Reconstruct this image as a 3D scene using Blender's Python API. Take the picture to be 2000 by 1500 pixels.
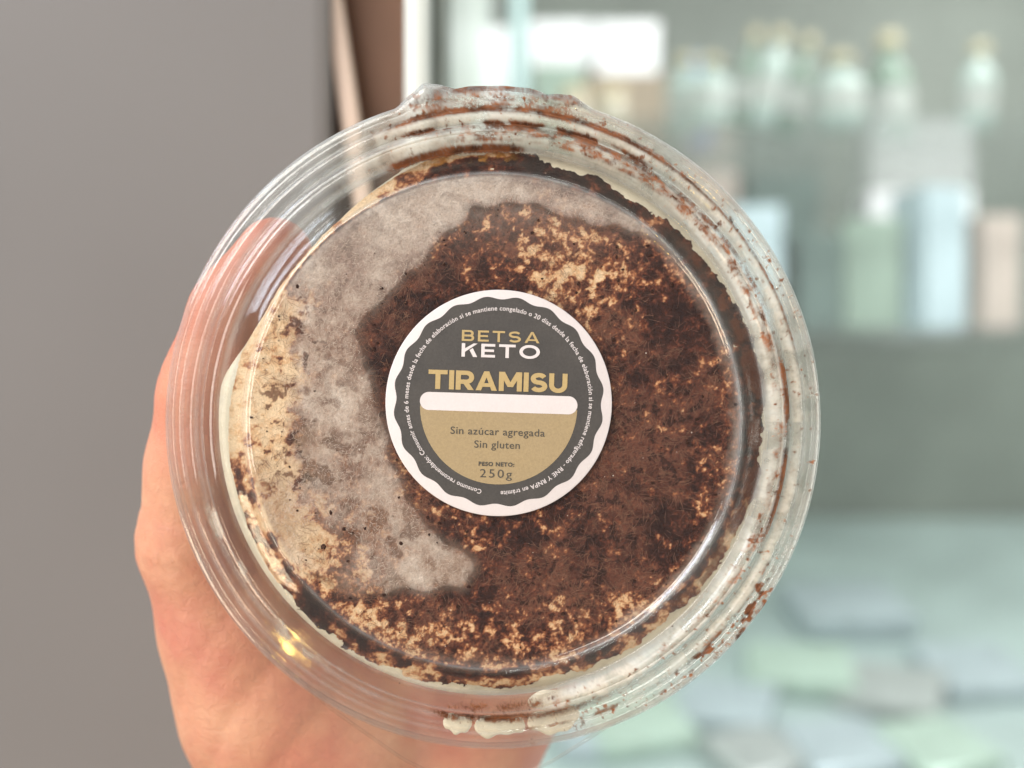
import bpy, bmesh, math, random
import numpy as np
from mathutils import Vector, Matrix

for _o in list(bpy.data.objects):
    bpy.data.objects.remove(_o)
sc = bpy.context.scene
COL = sc.collection
random.seed(4)

# ------------------------------------------------------------------ camera, light, exposure
FPX = 2080.0                      # focal length in pixels of the 2000 px wide photograph
D = 0.20                          # metres from the lens to the lid
cam_d = bpy.data.cameras.new('camera')
cam = bpy.data.objects.new('camera', cam_d); COL.objects.link(cam)
cam_d.sensor_width = 36.0
cam_d.lens = 36.0 * FPX / 2000.0
cam_d.clip_start = 0.01; cam_d.clip_end = 50
cam.rotation_euler = (math.radians(90), 0, 0)      # at the origin, looking along +Y
cam_d.dof.use_dof = True
cam_d.dof.focus_distance = D + 0.001
cam_d.dof.aperture_fstop = 6.5
cam_d.dof.aperture_blades = 0
sc.camera = cam

world = bpy.data.worlds.new('World'); sc.world = world; world.use_nodes = True
wb = world.node_tree.nodes['Background']
wb.inputs[0].default_value = (0.80, 0.84, 0.90, 1); wb.inputs[1].default_value = 0.24

def area(name, loc, target, size, power, color, size_y=None):
    d = bpy.data.lights.new(name, 'AREA'); d.energy = power; d.color = color
    d.shape = 'RECTANGLE'; d.size = size; d.size_y = size_y or size
    o = bpy.data.objects.new(name, d); COL.objects.link(o); o.location = loc
    o.rotation_euler = (Vector(target) - Vector(loc)).to_track_quat('-Z', 'Y').to_euler()
    return o
area('key_daylight', (-0.62, -0.78, 0.60), (0, 0.2, 0), 0.7, 14.5, (1.0, 0.955, 0.90))
area('daylight_left', (-0.80, -0.02, 0.55), (0, 0.2, 0), 0.45, 8.5, (0.80, 0.88, 1.0))
area('daylight_right', (0.95, -0.35, -0.20), (0, 0.2, 0), 0.5, 7.0, (1.0, 0.95, 0.87), 0.7)
area('warm_fill_low', (-0.75, -0.25, -0.45), (-0.04, 0.24, -0.06), 0.35, 5.0, (1.0, 0.80, 0.58))  # added warm fill from low left, aimed at the hand
area('warm_lamp', (-0.161, -0.33, -0.190), (-0.044, 0.2, -0.052), 0.022, 0.16, (1.0, 0.66, 0.16))
area('cabinet_lamp', (0.85, 1.45, 1.05), (0.6, 1.9, 0.0), 1.5, 21.0, (1.0, 1.0, 0.98), 0.4)
area('cabinet_front_lamp', (0.75, 0.95, -0.95), (0.6, 1.7, -0.1), 1.5, 21.0, (0.98, 1.0, 1.0), 0.12)

sc.render.engine = 'CYCLES'
cy = sc.cycles
cy.max_bounces = 7; cy.transparent_max_bounces = 40; cy.transmission_bounces = 8
cy.use_denoising = True
cy.use_adaptive_sampling = True; cy.adaptive_threshold = 0.025; cy.adaptive_min_samples = 16
cy.caustics_reflective = False; cy.caustics_refractive = False
cy.sample_clamp_indirect = 6.0
vs = sc.view_settings
vs.view_transform = 'Standard'; vs.look = 'None'; vs.exposure = 0.0; vs.gamma = 1.0

# ------------------------------------------------------------------ helpers
def lin(r, g, b):
    f = lambda c: (c / 255 / 12.92) if c / 255 <= 0.04045 else ((c / 255 + 0.055) / 1.055) ** 2.4
    return (f(r), f(g), f(b))
def lin4(r, g, b): return (*lin(r, g, b), 1.0)
MM = 0.001
PXMM = 10.4                        # photograph pixels per millimetre in the plane of the lid
CX, CY = 963.0, 823.0              # centre of the lid in the photograph

def at(px, py, depth):
    return Vector(((px - 1000) / FPX * depth, depth, (750 - py) / FPX * depth))

def mesh_obj(name, verts, faces, mat, parent=None, smooth=True):
    me = bpy.data.meshes.new(name)
    me.from_pydata([tuple(v) for v in verts], [], [tuple(f) for f in faces])
    me.update()
    if smooth:
        me.polygons.foreach_set('use_smooth', [True] * len(me.polygons))
    if mat: me.materials.append(mat)
    o = bpy.data.objects.new(name, me); COL.objects.link(o)
    if parent: o.parent = parent
    return o

def np_mesh_obj(name, V, F, mat, parent=None, smooth=True):
    """V n x 3, F m x 4 or m x 3 (numpy)"""
    me = bpy.data.meshes.new(name)
    k = F.shape[1]
    me.vertices.add(len(V)); me.vertices.foreach_set('co', V.astype(np.float32).ravel())
    me.loops.add(F.size); me.loops.foreach_set('vertex_index', F.astype(np.int32).ravel())
    me.polygons.add(len(F))
    me.polygons.foreach_set('loop_start', np.arange(0, F.size, k, dtype=np.int32))
    me.update(calc_edges=True); me.validate()
    if smooth: me.polygons.foreach_set('use_smooth', np.ones(len(me.polygons), bool))
    if mat: me.materials.append(mat)
    o = bpy.data.objects.new(name, me); COL.objects.link(o)
    if parent: o.parent = parent
    return o

def attr_f(o, name, data):
    a = o.data.attributes.new(name, 'FLOAT', 'POINT'); a.data.foreach_set('value', np.asarray(data, np.float32).ravel())
def attr_c(o, name, rgb):
    a = o.data.color_attributes.new(name, 'FLOAT_COLOR', 'POINT')
    rgba = np.ones((len(rgb), 4), np.float32); rgba[:, :3] = rgb
    a.data.foreach_set('color', rgba.ravel())

def empty(name, loc=(0, 0, 0), rot=(0, 0, 0)):
    o = bpy.data.objects.new(name, None); COL.objects.link(o)
    o.location = loc; o.rotation_euler = rot; o.empty_display_size = 0.02
    return o
def tag(o, label=None, cat=None, group=None, kind=None):
    if label: o['label'] = label
    if cat: o['category'] = cat
    if group: o['group'] = group
    if kind: o['kind'] = kind
    return o

def box(name, c, s, mat, parent=None, bevel=0.0, rot=(0, 0, 0)):
    bm = bmesh.new(); bmesh.ops.create_cube(bm, size=1.0)
    bmesh.ops.scale(bm, vec=s, verts=bm.verts)
    if bevel: bmesh.ops.bevel(bm, geom=list(bm.edges), offset=bevel, segments=2, affect='EDGES', profile=0.6)
    me = bpy.data.meshes.new(name); bm.to_mesh(me); bm.free()
    me.materials.append(mat)
    o = bpy.data.objects.new(name, me); COL.objects.link(o); o.location = c; o.rotation_euler = rot
    if parent: o.parent = parent
    return o

def lathe(name, prof, n, mat, parent=None, axis='Z'):
    V, F = [], []
    for r, z in prof:
        for k in range(n):
            a = 2 * math.pi * k / n
            V.append((r * math.cos(a), r * math.sin(a), z))
    for i in range(len(prof) - 1):
        for k in range(n):
            k2 = (k + 1) % n
            F.append((i * n + k, i * n + k2, (i + 1) * n + k2, (i + 1) * n + k))
    return mesh_obj(name, V, F, mat, parent)

# value noise in numpy
def vnoise(x, y, seed):
    rng = np.random.RandomState(seed); N = 256
    g = rng.rand(N, N)
    xi = np.floor(x).astype(int); yi = np.floor(y).astype(int)
    fx = x - xi; fy = y - yi
    fx = fx * fx * fx * (fx * (6 * fx - 15) + 10); fy = fy * fy * fy * (fy * (6 * fy - 15) + 10)
    a = g[xi % N, yi % N]; b = g[(xi + 1) % N, yi % N]; c = g[xi % N, (yi + 1) % N]; d = g[(xi + 1) % N, (yi + 1) % N]
    return (a * (1 - fx) + b * fx) * (1 - fy) + (c * (1 - fx) + d * fx) * fy
def fbm(x, y, scale, octv=4, seed=0, gain=0.55):
    s = 0; w = 0; amp = 1.0; f = 1.0 / scale
    for k in range(octv):
        ca, sa = math.cos(0.6 * k + seed), math.sin(0.6 * k + seed)
        s = s + amp * vnoise((x * ca - y * sa) * f + 37.7 * k, (x * sa + y * ca) * f + 11.3 * k, seed * 17 + k)
        w += amp; amp *= gain; f *= 2.03
    s = s / w
    return np.clip(0.5 + (s - 0.5) * 1.75, 0, 1)      # roughly uniform 0..1
def sstep(a, b, x):
    t = np.clip((x - a) / (b - a), 0, 1); return t * t * (3 - 2 * t)
def gauss(x, y, cx, cy, sx, sy, rot=0.0):
    c, s = math.cos(math.radians(rot)), math.sin(math.radians(rot))
    u = (x - cx) * c + (y - cy) * s; v = -(x - cx) * s + (y - cy) * c
    return np.exp(-0.5 * ((u / sx) ** 2 + (v / sy) ** 2))
def in_poly(x, y, P):
    ins = np.zeros(x.shape, bool); n = len(P)
    for i in range(n):
        x1, y1 = P[i]; x2, y2 = P[(i + 1) % n]
        if y1 == y2: continue
        c = ((y1 > y) != (y2 > y)) & (x < (x2 - x1) * (y - y1) / (y2 - y1) + x1)
        ins ^= c
    return ins
def arc(th, a, b, soft):
    """1 where angle th (degrees) lies between a and b, counter-clockwise, soft edges"""
    mid = (a + b) / 2; half = (b - a) / 2
    d = np.abs((th - mid + 180) % 360 - 180)
    return 1 - sstep(half - soft, half + soft, d)

# ------------------------------------------------------------------ materials
class NT:
    def __init__(s, name):
        s.m = bpy.data.materials.new(name); s.m.use_nodes = True
        s.t = s.m.node_tree; s.t.nodes.clear()
        s.out = s.t.nodes.new('ShaderNodeOutputMaterial')
    def n(s, typ, **kw):
        nd = s.t.nodes.new(typ)
        for k, v in kw.items(): setattr(nd, k, v)
        return nd
    def l(s, a, b): s.t.links.new(a, b)
    def set(s, sock, v):
        if hasattr(v, 'is_output') or isinstance(v, bpy.types.NodeSocket): s.l(v, sock)
        else: sock.default_value = v
    def math(s, op, a, b=0.0, clamp=False):
        nd = s.n('ShaderNodeMath', operation=op, use_clamp=clamp); s.set(nd.inputs[0], a); s.set(nd.inputs[1], b); return nd.outputs[0]
    def mix(s, f, a, b, mode='MIX'):
        nd = s.n('ShaderNodeMix', data_type='RGBA', blend_type=mode); s.set(nd.inputs[0], f); s.set(nd.inputs[6], a); s.set(nd.inputs[7], b); return nd.outputs[2]
    def noise(s, scale, detail=4, rough=0.55, vec=None, dist=0.0):
        nd = s.n('ShaderNodeTexNoise'); nd.inputs['Scale'].default_value = scale; nd.inputs['Detail'].default_value = detail
        nd.inputs['Roughness'].default_value = rough; nd.inputs['Distortion'].default_value = dist
        s.l(vec if vec is not None else s.coord(), nd.inputs['Vector']); return nd.outputs['Fac']
    def coord(s):
        if not hasattr(s, '_c'): s._c = s.n('ShaderNodeTexCoord')
        return s._c.outputs['Object']
    def ramp(s, f, stops):
        nd = s.n('ShaderNodeValToRGB'); s.l(f, nd.inputs[0]); el = nd.color_ramp.elements
        while len(el) < len(stops): el.new(0.5)
        for e, (p, c) in zip(el, stops): e.position = p; e.color = c
        return nd.outputs[0]
    def rng(s, v, a, b, c=0.0, d=1.0):
        nd = s.n('ShaderNodeMapRange'); s.set(nd.inputs[0], v)
        for i, q in enumerate((a, b, c, d)): nd.inputs[i + 1].default_value = q
        return nd.outputs[0]
    def attr(s, name):
        nd = s.n('ShaderNodeAttribute'); nd.attribute_name = name; return nd
    def bump(s, h, dist, strength=1.0):
        nd = s.n('ShaderNodeBump'); s.l(h, nd.inputs['Height']); nd.inputs['Distance'].default_value = dist; nd.inputs['Strength'].default_value = strength
        return nd.outputs[0]
    def princ(s, col, rough=0.5, spec=0.5, normal=None, **kw):
        b = s.n('ShaderNodeBsdfPrincipled'); s.set(b.inputs['Base Color'], col); s.set(b.inputs['Roughness'], rough)
        b.inputs['Specular IOR Level'].default_value = spec
        for k, v in kw.items(): s.set(b.inputs[k], v)
        if normal is not None: s.l(normal, b.inputs['Normal'])
        return b.outputs[0]
    def mixs(s, f, a, b):
        nd = s.n('ShaderNodeMixShader'); s.set(nd.inputs[0], f); s.l(a, nd.inputs[1]); s.l(b, nd.inputs[2]); return nd.outputs[0]
    def done(s, sh): s.l(sh, s.out.inputs[0]); return s.m

def simple(name, col, rough=0.5, spec=0.5, var=0.08, scale=60, bump=0.0, **kw):
    t = NT(name); c4 = (*col, 1)
    n = t.noise(scale, 5 if bump else 2)
    c = t.mix(t.rng(n, 0.3, 0.7), tuple(x * (1 - var) for x in col) + (1,), tuple(min(1, x * (1 + var)) for x in col) + (1,))
    nb = t.bump(n, bump) if bump else None
    return t.done(t.princ(c, rough, spec, nb, **kw))

def clear_plastic(name, haze=0.06, residue=False, tint=(0.985, 0.99, 0.985), rough=0.045):
    """thin clear plastic: transparent, mirror-like by Fresnel, a little milky; cocoa and cream residue where the attributes say"""
    t = NT(name)
    tr = t.n('ShaderNodeBsdfTransparent'); tr.inputs[0].default_value = (*tint, 1)
    gl = t.n('ShaderNodeBsdfGlossy'); gl.inputs['Roughness'].default_value = rough
    lw = t.n('ShaderNodeLayerWeight')
    f5 = t.math('POWER', lw.outputs['Facing'], 5.0)          # Schlick's Fresnel, the same from both sides of the sheet
    p = t.mixs(t.math('ADD', t.math('MULTIPLY', f5, 0.8), 0.045 if residue else 0.022), tr.outputs[0], gl.outputs[0])
    di = t.n('ShaderNodeBsdfDiffuse'); di.inputs[0].default_value = (0.86, 0.88, 0.87, 1)
    tl = t.n('ShaderNodeBsdfTranslucent'); tl.inputs[0].default_value = (0.86, 0.88, 0.87, 1)
    milk = t.mixs(0.45, di.outputs[0], tl.outputs[0])
    hz = haze
    if residue: hz = t.attr('haze').outputs['Fac']
    p = t.mixs(hz, p, milk)
    if residue:
        rs = t.attr('residue_col').outputs['Color']; al = t.attr('residue').outputs['Fac']
        d2 = t.n('ShaderNodeBsdfDiffuse'); t.l(rs, d2.inputs[0]); t2 = t.n('ShaderNodeBsdfTranslucent'); t.l(rs, t2.inputs[0])
        p = t.mixs(al, p, t.mixs(0.3, d2.outputs[0], t2.outputs[0]))
    return t.done(p)

M_lid = clear_plastic('lid_plastic', 0.006, True)
M_panel = clear_plastic('lid_panel_plastic', 0.002)
M_base = clear_plastic('base_plastic', 0.010)

def m_topping():
    t = NT('cocoa_and_cream')
    c = t.attr('col').outputs['Color']
    n1 = t.noise(2600, 3, 0.65)
    c = t.mix(1.0, c, t.ramp(n1, [(0.25, (0.74, 0.72, 0.70, 1)), (0.75, (1.18, 1.18, 1.17, 1))]), 'MULTIPLY')
    nb = t.bump(n1, 0.00035, 0.7)
    return t.done(t.princ(c, 0.6, 0.25, nb))
M_top = m_topping()
M_cream = simple('mascarpone_cream', lin(232, 220, 196), 0.4, 0.4, 0.07, 260, 0.0006)
M_crumb = simple('cocoa_crumb', lin(58, 32, 22), 0.7, 0.2, 0.3, 900, 0.0002)
def m_fib():
    t = NT('frost_fibre'); c = t.attr('col').outputs['Color']
    return t.done(t.princ(c, 0.6, 0.2))
M_fib = m_fib()

def m_paper(name, col, grain=0.05):
    t = NT(name); n = t.noise(2600, 3, 0.7); n2 = t.noise(160, 3)
    c = t.mix(t.rng(n, 0.3, 0.7), tuple(x * (1 - grain) for x in col) + (1,), tuple(min(1, x * (1 + grain)) for x in col) + (1,))
    c = t.mix(t.rng(n2, 0.35, 0.7, 0.0, 0.06), c, (0.3, 0.26, 0.22, 1))
    return t.done(t.princ(c, 0.48, 0.4, t.bump(n, 0.00005)))
M_white = m_paper('label_white', lin(221, 212, 211), 0.03)
M_dark = m_paper('label_charcoal', lin(72, 69, 67), 0.14)
M_tan = m_paper('label_tan', lin(166, 145, 110), 0.10)
M_gold = m_paper('label_gold', lin(186, 161, 112), 0.07)
M_ink = m_paper('label_ink', lin(78, 74, 68), 0.1)

def m_skin():
    t = NT('skin')
    n1 = t.noise(42, 3, 0.6); n2 = t.noise(520, 4, 0.7, None, 0.8)
    c = t.ramp(n1, [(0.3, lin4(212, 164, 132)), (0.5, lin4(204, 146, 118)), (0.72, lin4(192, 118, 102))])
    c = t.mix(t.rng(n2, 0.3, 0.75, 0.0, 0.30), c, lin4(170, 112, 94))
    sx_ = t.n('ShaderNodeSeparateXYZ'); t.l(t.coord(), sx_.inputs[0])
    c = t.mix(t.rng(sx_.outputs[1], -0.015, 0.04, 0.0, 0.6), c, lin4(206, 112, 92))      # the thumb's tip is redder
    nb = t.bump(n2, 0.0007, 0.5)
    return t.done(t.princ(c, 0.5, 0.35, nb, **{'Subsurface Weight': 0.12, 'Subsurface Scale': 0.003, 'Subsurface Radius': (1.0, 0.42, 0.25)}))
M_skin = m_skin()
M_nail = simple('nail', lin(226, 168, 150), 0.3, 0.5, 0.04, 200)

# ------------------------------------------------------------------ background: wall, door, frame, cabinet
WD = 0.325
M_wall = simple('grey_wall_paint', lin(125, 122, 120), 0.75, 0.2, 0.05, 6)
M_brown = simple('dark_brown_wood', lin(124, 92, 74), 0.5, 0.3, 0.16, 18)
M_strip = simple('cream_trim', lin(228, 206, 190), 0.5, 0.3, 0.05, 20)
M_frame = simple('white_frame_paint', lin(216, 222, 216), 0.35, 0.4, 0.03, 20)
M_gasket = simple('grey_gasket', lin(150, 158, 152), 0.6, 0.3, 0.08, 40)

def slab(name, px0, px1, depth, thick, mat, parent=None, bevel=0.001, lean=0.0, h=1.1):
    x0 = at(px0, 0, depth).x; x1 = at(px1, 0, depth).x
    return box(name, ((x0 + x1) / 2, depth + thick / 2, 0), (abs(x1 - x0), thick, h), mat, parent, bevel, (0, lean, 0))

w = slab('wall', -2200, 640, WD, 0.020, M_wall, None, 0.004)
tag(w, kind='structure')
o = slab('door', 618, 806, WD + 0.022, 0.02, M_brown, None, 0.002)
tag(o, 'dark brown wooden door between the grey wall and the white frame', 'door')
zz = at(667, 110, WD + 0.012)
st = box('door_trim', (zz.x + 0.0, zz.y, zz.z), (0.0056, 0.010, 0.26), M_strip, None, 0.002, (0, math.radians(-8.5), 0))
tag(st, 'slanting pale cream trim strip in front of the dark brown door', 'trim')

FD = 0.345                          # front of the cabinet
K = 1.6
cab = empty('display_cabinet', at(1400, 750, FD)); tag(cab, 'white framed glass display cabinet with pale green lit interior, blurred', 'cabinet')
cl = cab.location.copy()
def cabpart(name, lo, hi, mat, bevel=0.001):
    lo, hi = Vector(lo), Vector(hi)
    c = (lo + hi) / 2 - cl
    return box(name, c, tuple(hi - lo), mat, cab, bevel)
X = lambda px, d: (px - 1000) / FPX * d
xL = X(801, FD); xR = 1.45; ZH = 1.05; BK = 2.55
cabpart('frame_post', (xL, FD - .02, -ZH), (X(846, FD), FD + .03, ZH), M_frame, 0.003)
cabpart('door_gasket', (X(846.6, FD), FD - .006, -ZH), (X(874, FD), FD + .03, ZH), M_gasket, 0.003)
cabpart('frame_post', (xR, FD - .02, -ZH), (xR + 0.03, FD + .03, ZH), M_frame, 0.003)
M_glass = clear_plastic('cabinet_glass', 0.03, False, (0.972, 0.984, 0.977))
gp = cabpart('glass_pane', (X(874.6, FD), FD + .008, -ZH + .002), (xR - 0.001, FD + .013, ZH - .002), M_glass, 0.0)
M_back = simple('cabinet_lining', lin(140, 145, 138), 0.6, 0.3, 0.16, 3)
M_shelf = simple('shelf_mint', lin(160, 170, 158), 0.4, 0.4, 0.06, 8)
M_floor = simple('cabinet_floor_tray', lin(196, 212, 212), 0.35, 0.4, 0.12, 5)
cabpart('back_panel', (xL + 0.002, BK, -ZH), (xR + 0.03, BK + .02, ZH), M_back, 0.0)
cabpart('side_panel', (xL - 0.02, FD + .032, -ZH), (xL - 0.008, BK - .002, ZH), M_frame, 0.0)
cabpart('side_panel', (xR + 0.01, FD + .032, -ZH), (xR + 0.029, BK - .002, ZH), M_frame, 0.0)
SH = [at(0, 250, 1.05 * K).z, at(0, 640, 1.02 * K).z]
for z in SH:
    s_ = cabpart('shelf', (xL - 0.006, 1.0 * K, z - 0.012), (xR + 0.008, BK - .002, z), M_glass, 0.0)
FL = at(0, 1560, 0.93 * K).z
SL = .26 / (BK - .01 - .905 * K)
bm = bmesh.new()
y0_, y1_ = .905 * K, BK - .01
vv = [bm.verts.new(Vector(p) - cl) for p in [(xL, y0_, FL), (xR + .008, y0_, FL), (xR + .008, y1_, FL + .26), (xL, y1_, FL + .26),
                                       (xL, y0_, FL - .01), (xR + .008, y0_, FL - .01), (xR + .008, y1_, FL + .25), (xL, y1_, FL + .25)]]
for f in [(0, 1, 2, 3), (7, 6, 5, 4), (0, 4, 5, 1), (1, 5, 6, 2), (2, 6, 7, 3), (3, 7, 4, 0)]: bm.faces.new([vv[i] for i in f])
me = bpy.data.meshes.new('bottom_tray'); bm.to_mesh(me); bm.free(); me.materials.append(M_floor)
bt = bpy.data.objects.new('bottom_tray', me); COL.objects.link(bt); bt.parent = cab

# strip lamp inside the cabinet
t = NT('strip_lamp_light'); em = t.n('ShaderNodeEmission'); em.inputs[0].default_value = (0.74, 1.0, 0.97, 1); em.inputs[1].default_value = 1.25
M_lamp = t.done(em.outputs[0])
lp = at(1016, -60, 1.5)
lamp = empty('strip_lamp', (lp.x, 1.02 * K, SH[0] + 0.0215)); tag(lamp, 'upright glowing pale cyan strip lamp inside the cabinet beside its white frame', 'lamp')
lt = lathe('tube', [(0.0005, 0), (0.0102, 0.001), (0.0106, 0.2), (0.0102, 0.60), (0.0005, 0.601)], 16, M_lamp, lamp)
lathe('end_cap', [(0.0005, -0.021), (0.0125, -0.020), (0.0125, -0.0005), (0.0005, 0.0)], 16, M_frame, lamp)

# things in the cabinet
def carton(px0, px1, depth, h, mat, label, z, deep=0.07, rot=0.0, cat='carton', group='cartons in the cabinet'):
    depth, h, deep = depth * K, h * K, deep * K
    x0, x1 = X(px0, depth), X(px1, depth)
    e = empty('carton', ((x0 + x1) / 2, depth + deep / 2, z + 0.0005), (0, 0, rot)); tag(e, label, cat, group)
    box('carton_body', (0, 0, h * 0.39), (x1 - x0, deep, h * 0.78), mat, e, 0.002)
    box('carton_lid', (0, 0, h * 0.78 + h * 0.11 + 0.0003), (x1 - x0 + 0.003, deep + 0.003, h * 0.22), mat, e, 0.002)
    return e
mc = lambda n, c: simple(n, lin(*c), 0.5, 0.3, 0.10, 12)
M_cw, M_cb, M_ct, M_cbr, M_cp, M_cd, M_cm, M_ck = (mc('white_card', (242, 240, 244)), mc('blue_card', (132, 150, 180)), mc('tan_card', (206, 190, 158)), mc('brown_card', (158, 142, 124)),
    mc('pale_blue_card', (190, 206, 214)), mc('dark_teal_card', (104, 118, 114)), mc('mint_card', (152, 168, 156)), mc('pink_card', (196, 180, 172)))
S0, S1 = SH
carton(884, 992, 1.16, 0.050, M_cw, 'white carton near the white cabinet frame, on top of another white carton', S0 + 0.0855 * K, 0.06)
carton(880, 986, 1.15, 0.085, M_cw, 'white carton standing low against the white cabinet frame', S0, 0.07)
carton(1036, 1156, 1.16, 0.050, M_cw, 'white carton just beside the glowing strip lamp', S0 + 0.0925 * K, 0.06)
carton(1044, 1140, 1.15, 0.092, M_cm, 'mint green carton under a white one beside the strip lamp', S0, 0.07)
carton(1166, 1286, 1.15, 0.056, M_cw, 'bright white carton on top of the brown box', S0 + 0.0825 * K, 0.06)
carton(1150, 1300, 1.15, 0.082, M_cbr, 'brown box under the bright white carton', S0, 0.08)
carton(1352, 1392, 1.14, 0.100, M_cb, 'small blue carton behind the short pale bottles', S0, 0.03)
carton(1310, 1400, 1.06, 0.11, M_cp, 'pale blue carton on the middle shelf near the lid rim', S1, 0.06, 0.2)
carton(1432, 1532, 1.07, 0.125, M_cp, 'tall pale blue carton between dark teal cartons on the middle shelf', S1, 0.06, -0.1)
carton(1330, 1440, 1.20, 0.185, M_ck, 'pinkish carton behind the pale blue cartons', S1, 0.05)
carton(1462, 1600, 1.30, 0.20, M_cd, 'dark teal carton behind the tall pale blue carton', S1, 0.05)
carton(1556, 1640, 1.10, 0.10, M_cd, 'low dark teal carton in front on the middle shelf', S1, 0.05, 0.1)
carton(1660, 1770, 1.12, 0.12, M_cm, 'mint green carton on the middle shelf', S1, 0.06, -0.2)
carton(1790, 1880, 1.10, 0.15, M_cp, 'pale blue carton in front of the wide white carton', S1, 0.06, 0.25)
carton(1700, 1900, 1.34, 0.19, M_cw, 'wide white carton at the back of the middle shelf', S1, 0.06)
carton(1910, 1990, 1.16, 0.13, M_ck, 'pinkish carton at the end of the middle shelf', S1, 0.06, 0.1)

M_bot = simple('pale_green_glass', lin(166, 182, 176), 0.25, 0.4, 0.08, 18)
M_botd = simple('dull_green_glass', lin(116, 136, 122), 0.25, 0.4, 0.08, 18)
M_cap = simple('tan_cap', lin(176, 168, 140), 0.5, 0.3, 0.06, 60)
M_blab = simple('bottle_label', lin(170, 174, 170), 0.6, 0.3, 0.05, 60)
def bottle(px, depth, z, h, r, mat, label, lean=0.0):
    depth, h, r = depth * K, h * K, r * K
    e = empty('bottle', (X(px, depth), depth, z + 0.0005 + abs(math.sin(lean)) * r), (0, lean, 0)); tag(e, label, 'bottle', 'bottles in the cabinet')
    lathe('glass_body', [(0.0005, 0), (r * 0.95, 0.0), (r, r * 0.1), (r, h * 0.58), (r * 0.8, h * 0.68), (r * 0.42, h * 0.76), (r * 0.38, h * 0.9), (0.0005, h * 0.905)], 20, mat, e)
    lathe('paper_label', [(r * 1.01, h * 0.18), (r * 1.015, h * 0.2), (r * 1.015, h * 0.46), (r * 1.01, h * 0.48)], 20, M_blab, e)
    lathe('cap', [(r * 0.5, h * 0.86), (r * 0.52, h * 0.87), (r * 0.52, h * 0.99), (r * 0.44, h), (0.0005, h)], 20, M_cap, e)
    return e
bl = [(1338, 1.08, .080, .017, M_bot, 'short pale glass bottle next to the brown box', 0.0), (1384, 1.04, .066, .021, M_bot, 'squat pale glass bottle in front of the blue carton', 0.02),
      (1440, 1.06, .100, .012, M_botd, 'slim dull green bottle leaning beside a pale one', 0.20), (1484, 1.05, .096, .014, M_bot, 'pale glass bottle leaning beside the slim green one', 0.24),
      (1530, 1.09, .104, .013, M_botd, 'dull green bottle leaning the most on the upper shelf', 0.28), (1640, 1.05, .072, .024, M_bot, 'fat pale bottle between the leaning bottles and a wide green one', 0.0),
      (1742, 1.12, .115, .022, M_botd, 'wide dull green bottle, tallest on the upper shelf', -0.03), (1905, 1.06, .085, .017, M_bot, 'pale bottle nearest the end of the upper shelf', 0.06)]
for px, dp, h, r, m, lb, ln in bl: bottle(px, dp, S0, h, r, m, lb, ln)
M_jar = simple('jar_glass', lin(196, 186, 168), 0.15, 0.5, 0.06, 30)
for px, lb in [(1122, 'small cream jar behind the lid tab, next to the strip lamp'), (1196, 'small cream jar in front of the brown box')]:
    e = empty('jar', (X(px, 1.04 * K), 1.04 * K, S0 + 0.0005)); tag(e, lb, 'jar', 'jars in the cabinet')
    lathe('jar_body', [(0.0005, 0), (0.021, 0.0), (0.022, 0.005), (0.022, 0.035), (0.018, 0.041)], 20, M_jar, e)
    lathe('jar_lid', [(0.02, 0.0412), (0.021, 0.043), (0.021, 0.054), (0.019, 0.056), (0.0005, 0.056)], 20, M_ct, e)

# packs lying on the bottom tray
M_pm, M_pb, M_pg = mc('mint_pack', (196, 216, 204)), mc('blue_grey_pack', (192, 204, 212)), mc('grey_pack', (186, 190, 190))
def pack(px, dp, w_, h_, d_, mat, label, rot):
    dp, w_, h_, d_ = dp * K, w_ * K, h_ * K * 0.6, d_ * K
    z = FL + SL * (dp - .905 * K)
    e = empty('food_pack', (X(px, dp), dp, z + 0.002), (math.atan(SL), 0, rot)); tag(e, label, 'pack', 'packs on the bottom tray')
    b = box('pouch', (0, 0, h_ / 2), (w_, d_, h_), mat, e, min(h_ * 0.45, 0.012))
    box('sealed_edge', (0, d_ / 2 + 0.006, h_ / 2), (w_ * 0.98, 0.012, 0.003), mat, e, 0.0005)
    return e
pl = [(1240, 1.02, .10, .03, .09, M_pm, 'mint green food pack seen just below the lid rim', .3), (1150, 1.0, .06, .025, .06, M_pb, 'blue grey food pack beside the mint pack below the tub', .1),
      (1420, 1.05, .09, .03, .08, M_pb, 'blue grey food pack behind the mint pack', -.4), (1480, 0.97, .08, .03, .07, M_pg, 'grey food pack at the front of the tray', .5),
      (1560, 1.12, .11, .035, .09, M_pm, 'mint green food pack at the middle of the tray', -.2), (1640, 0.98, .09, .03, .08, M_pb, 'blue grey food pack at the front beside the grey one', .2),
      (1740, 1.08, .10, .03, .09, M_pg, 'grey food pack behind the front row', -.5), (1830, 0.98, .09, .03, .08, M_pm, 'mint green food pack near the front corner of the tray', .4),
      (1900, 1.12, .10, .03, .10, M_pb, 'blue grey food pack at the far corner of the tray', .1), (1650, 1.25, .13, .05, .10, M_pb, 'large blue grey food pack at the back of the tray', .1)]
for a in pl: pack(*a)

# ------------------------------------------------------------------ the tub
R90 = (math.radians(90), 0, 0)
LOC = ((CX - 1000) / FPX * D, D, (750 - CY) / FPX * D)
tub = empty('dessert_tub', LOC, R90)
tag(tub, 'round clear plastic tub with snap lid and printed TIRAMISU label, held up by the hand', 'tub')

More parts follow.
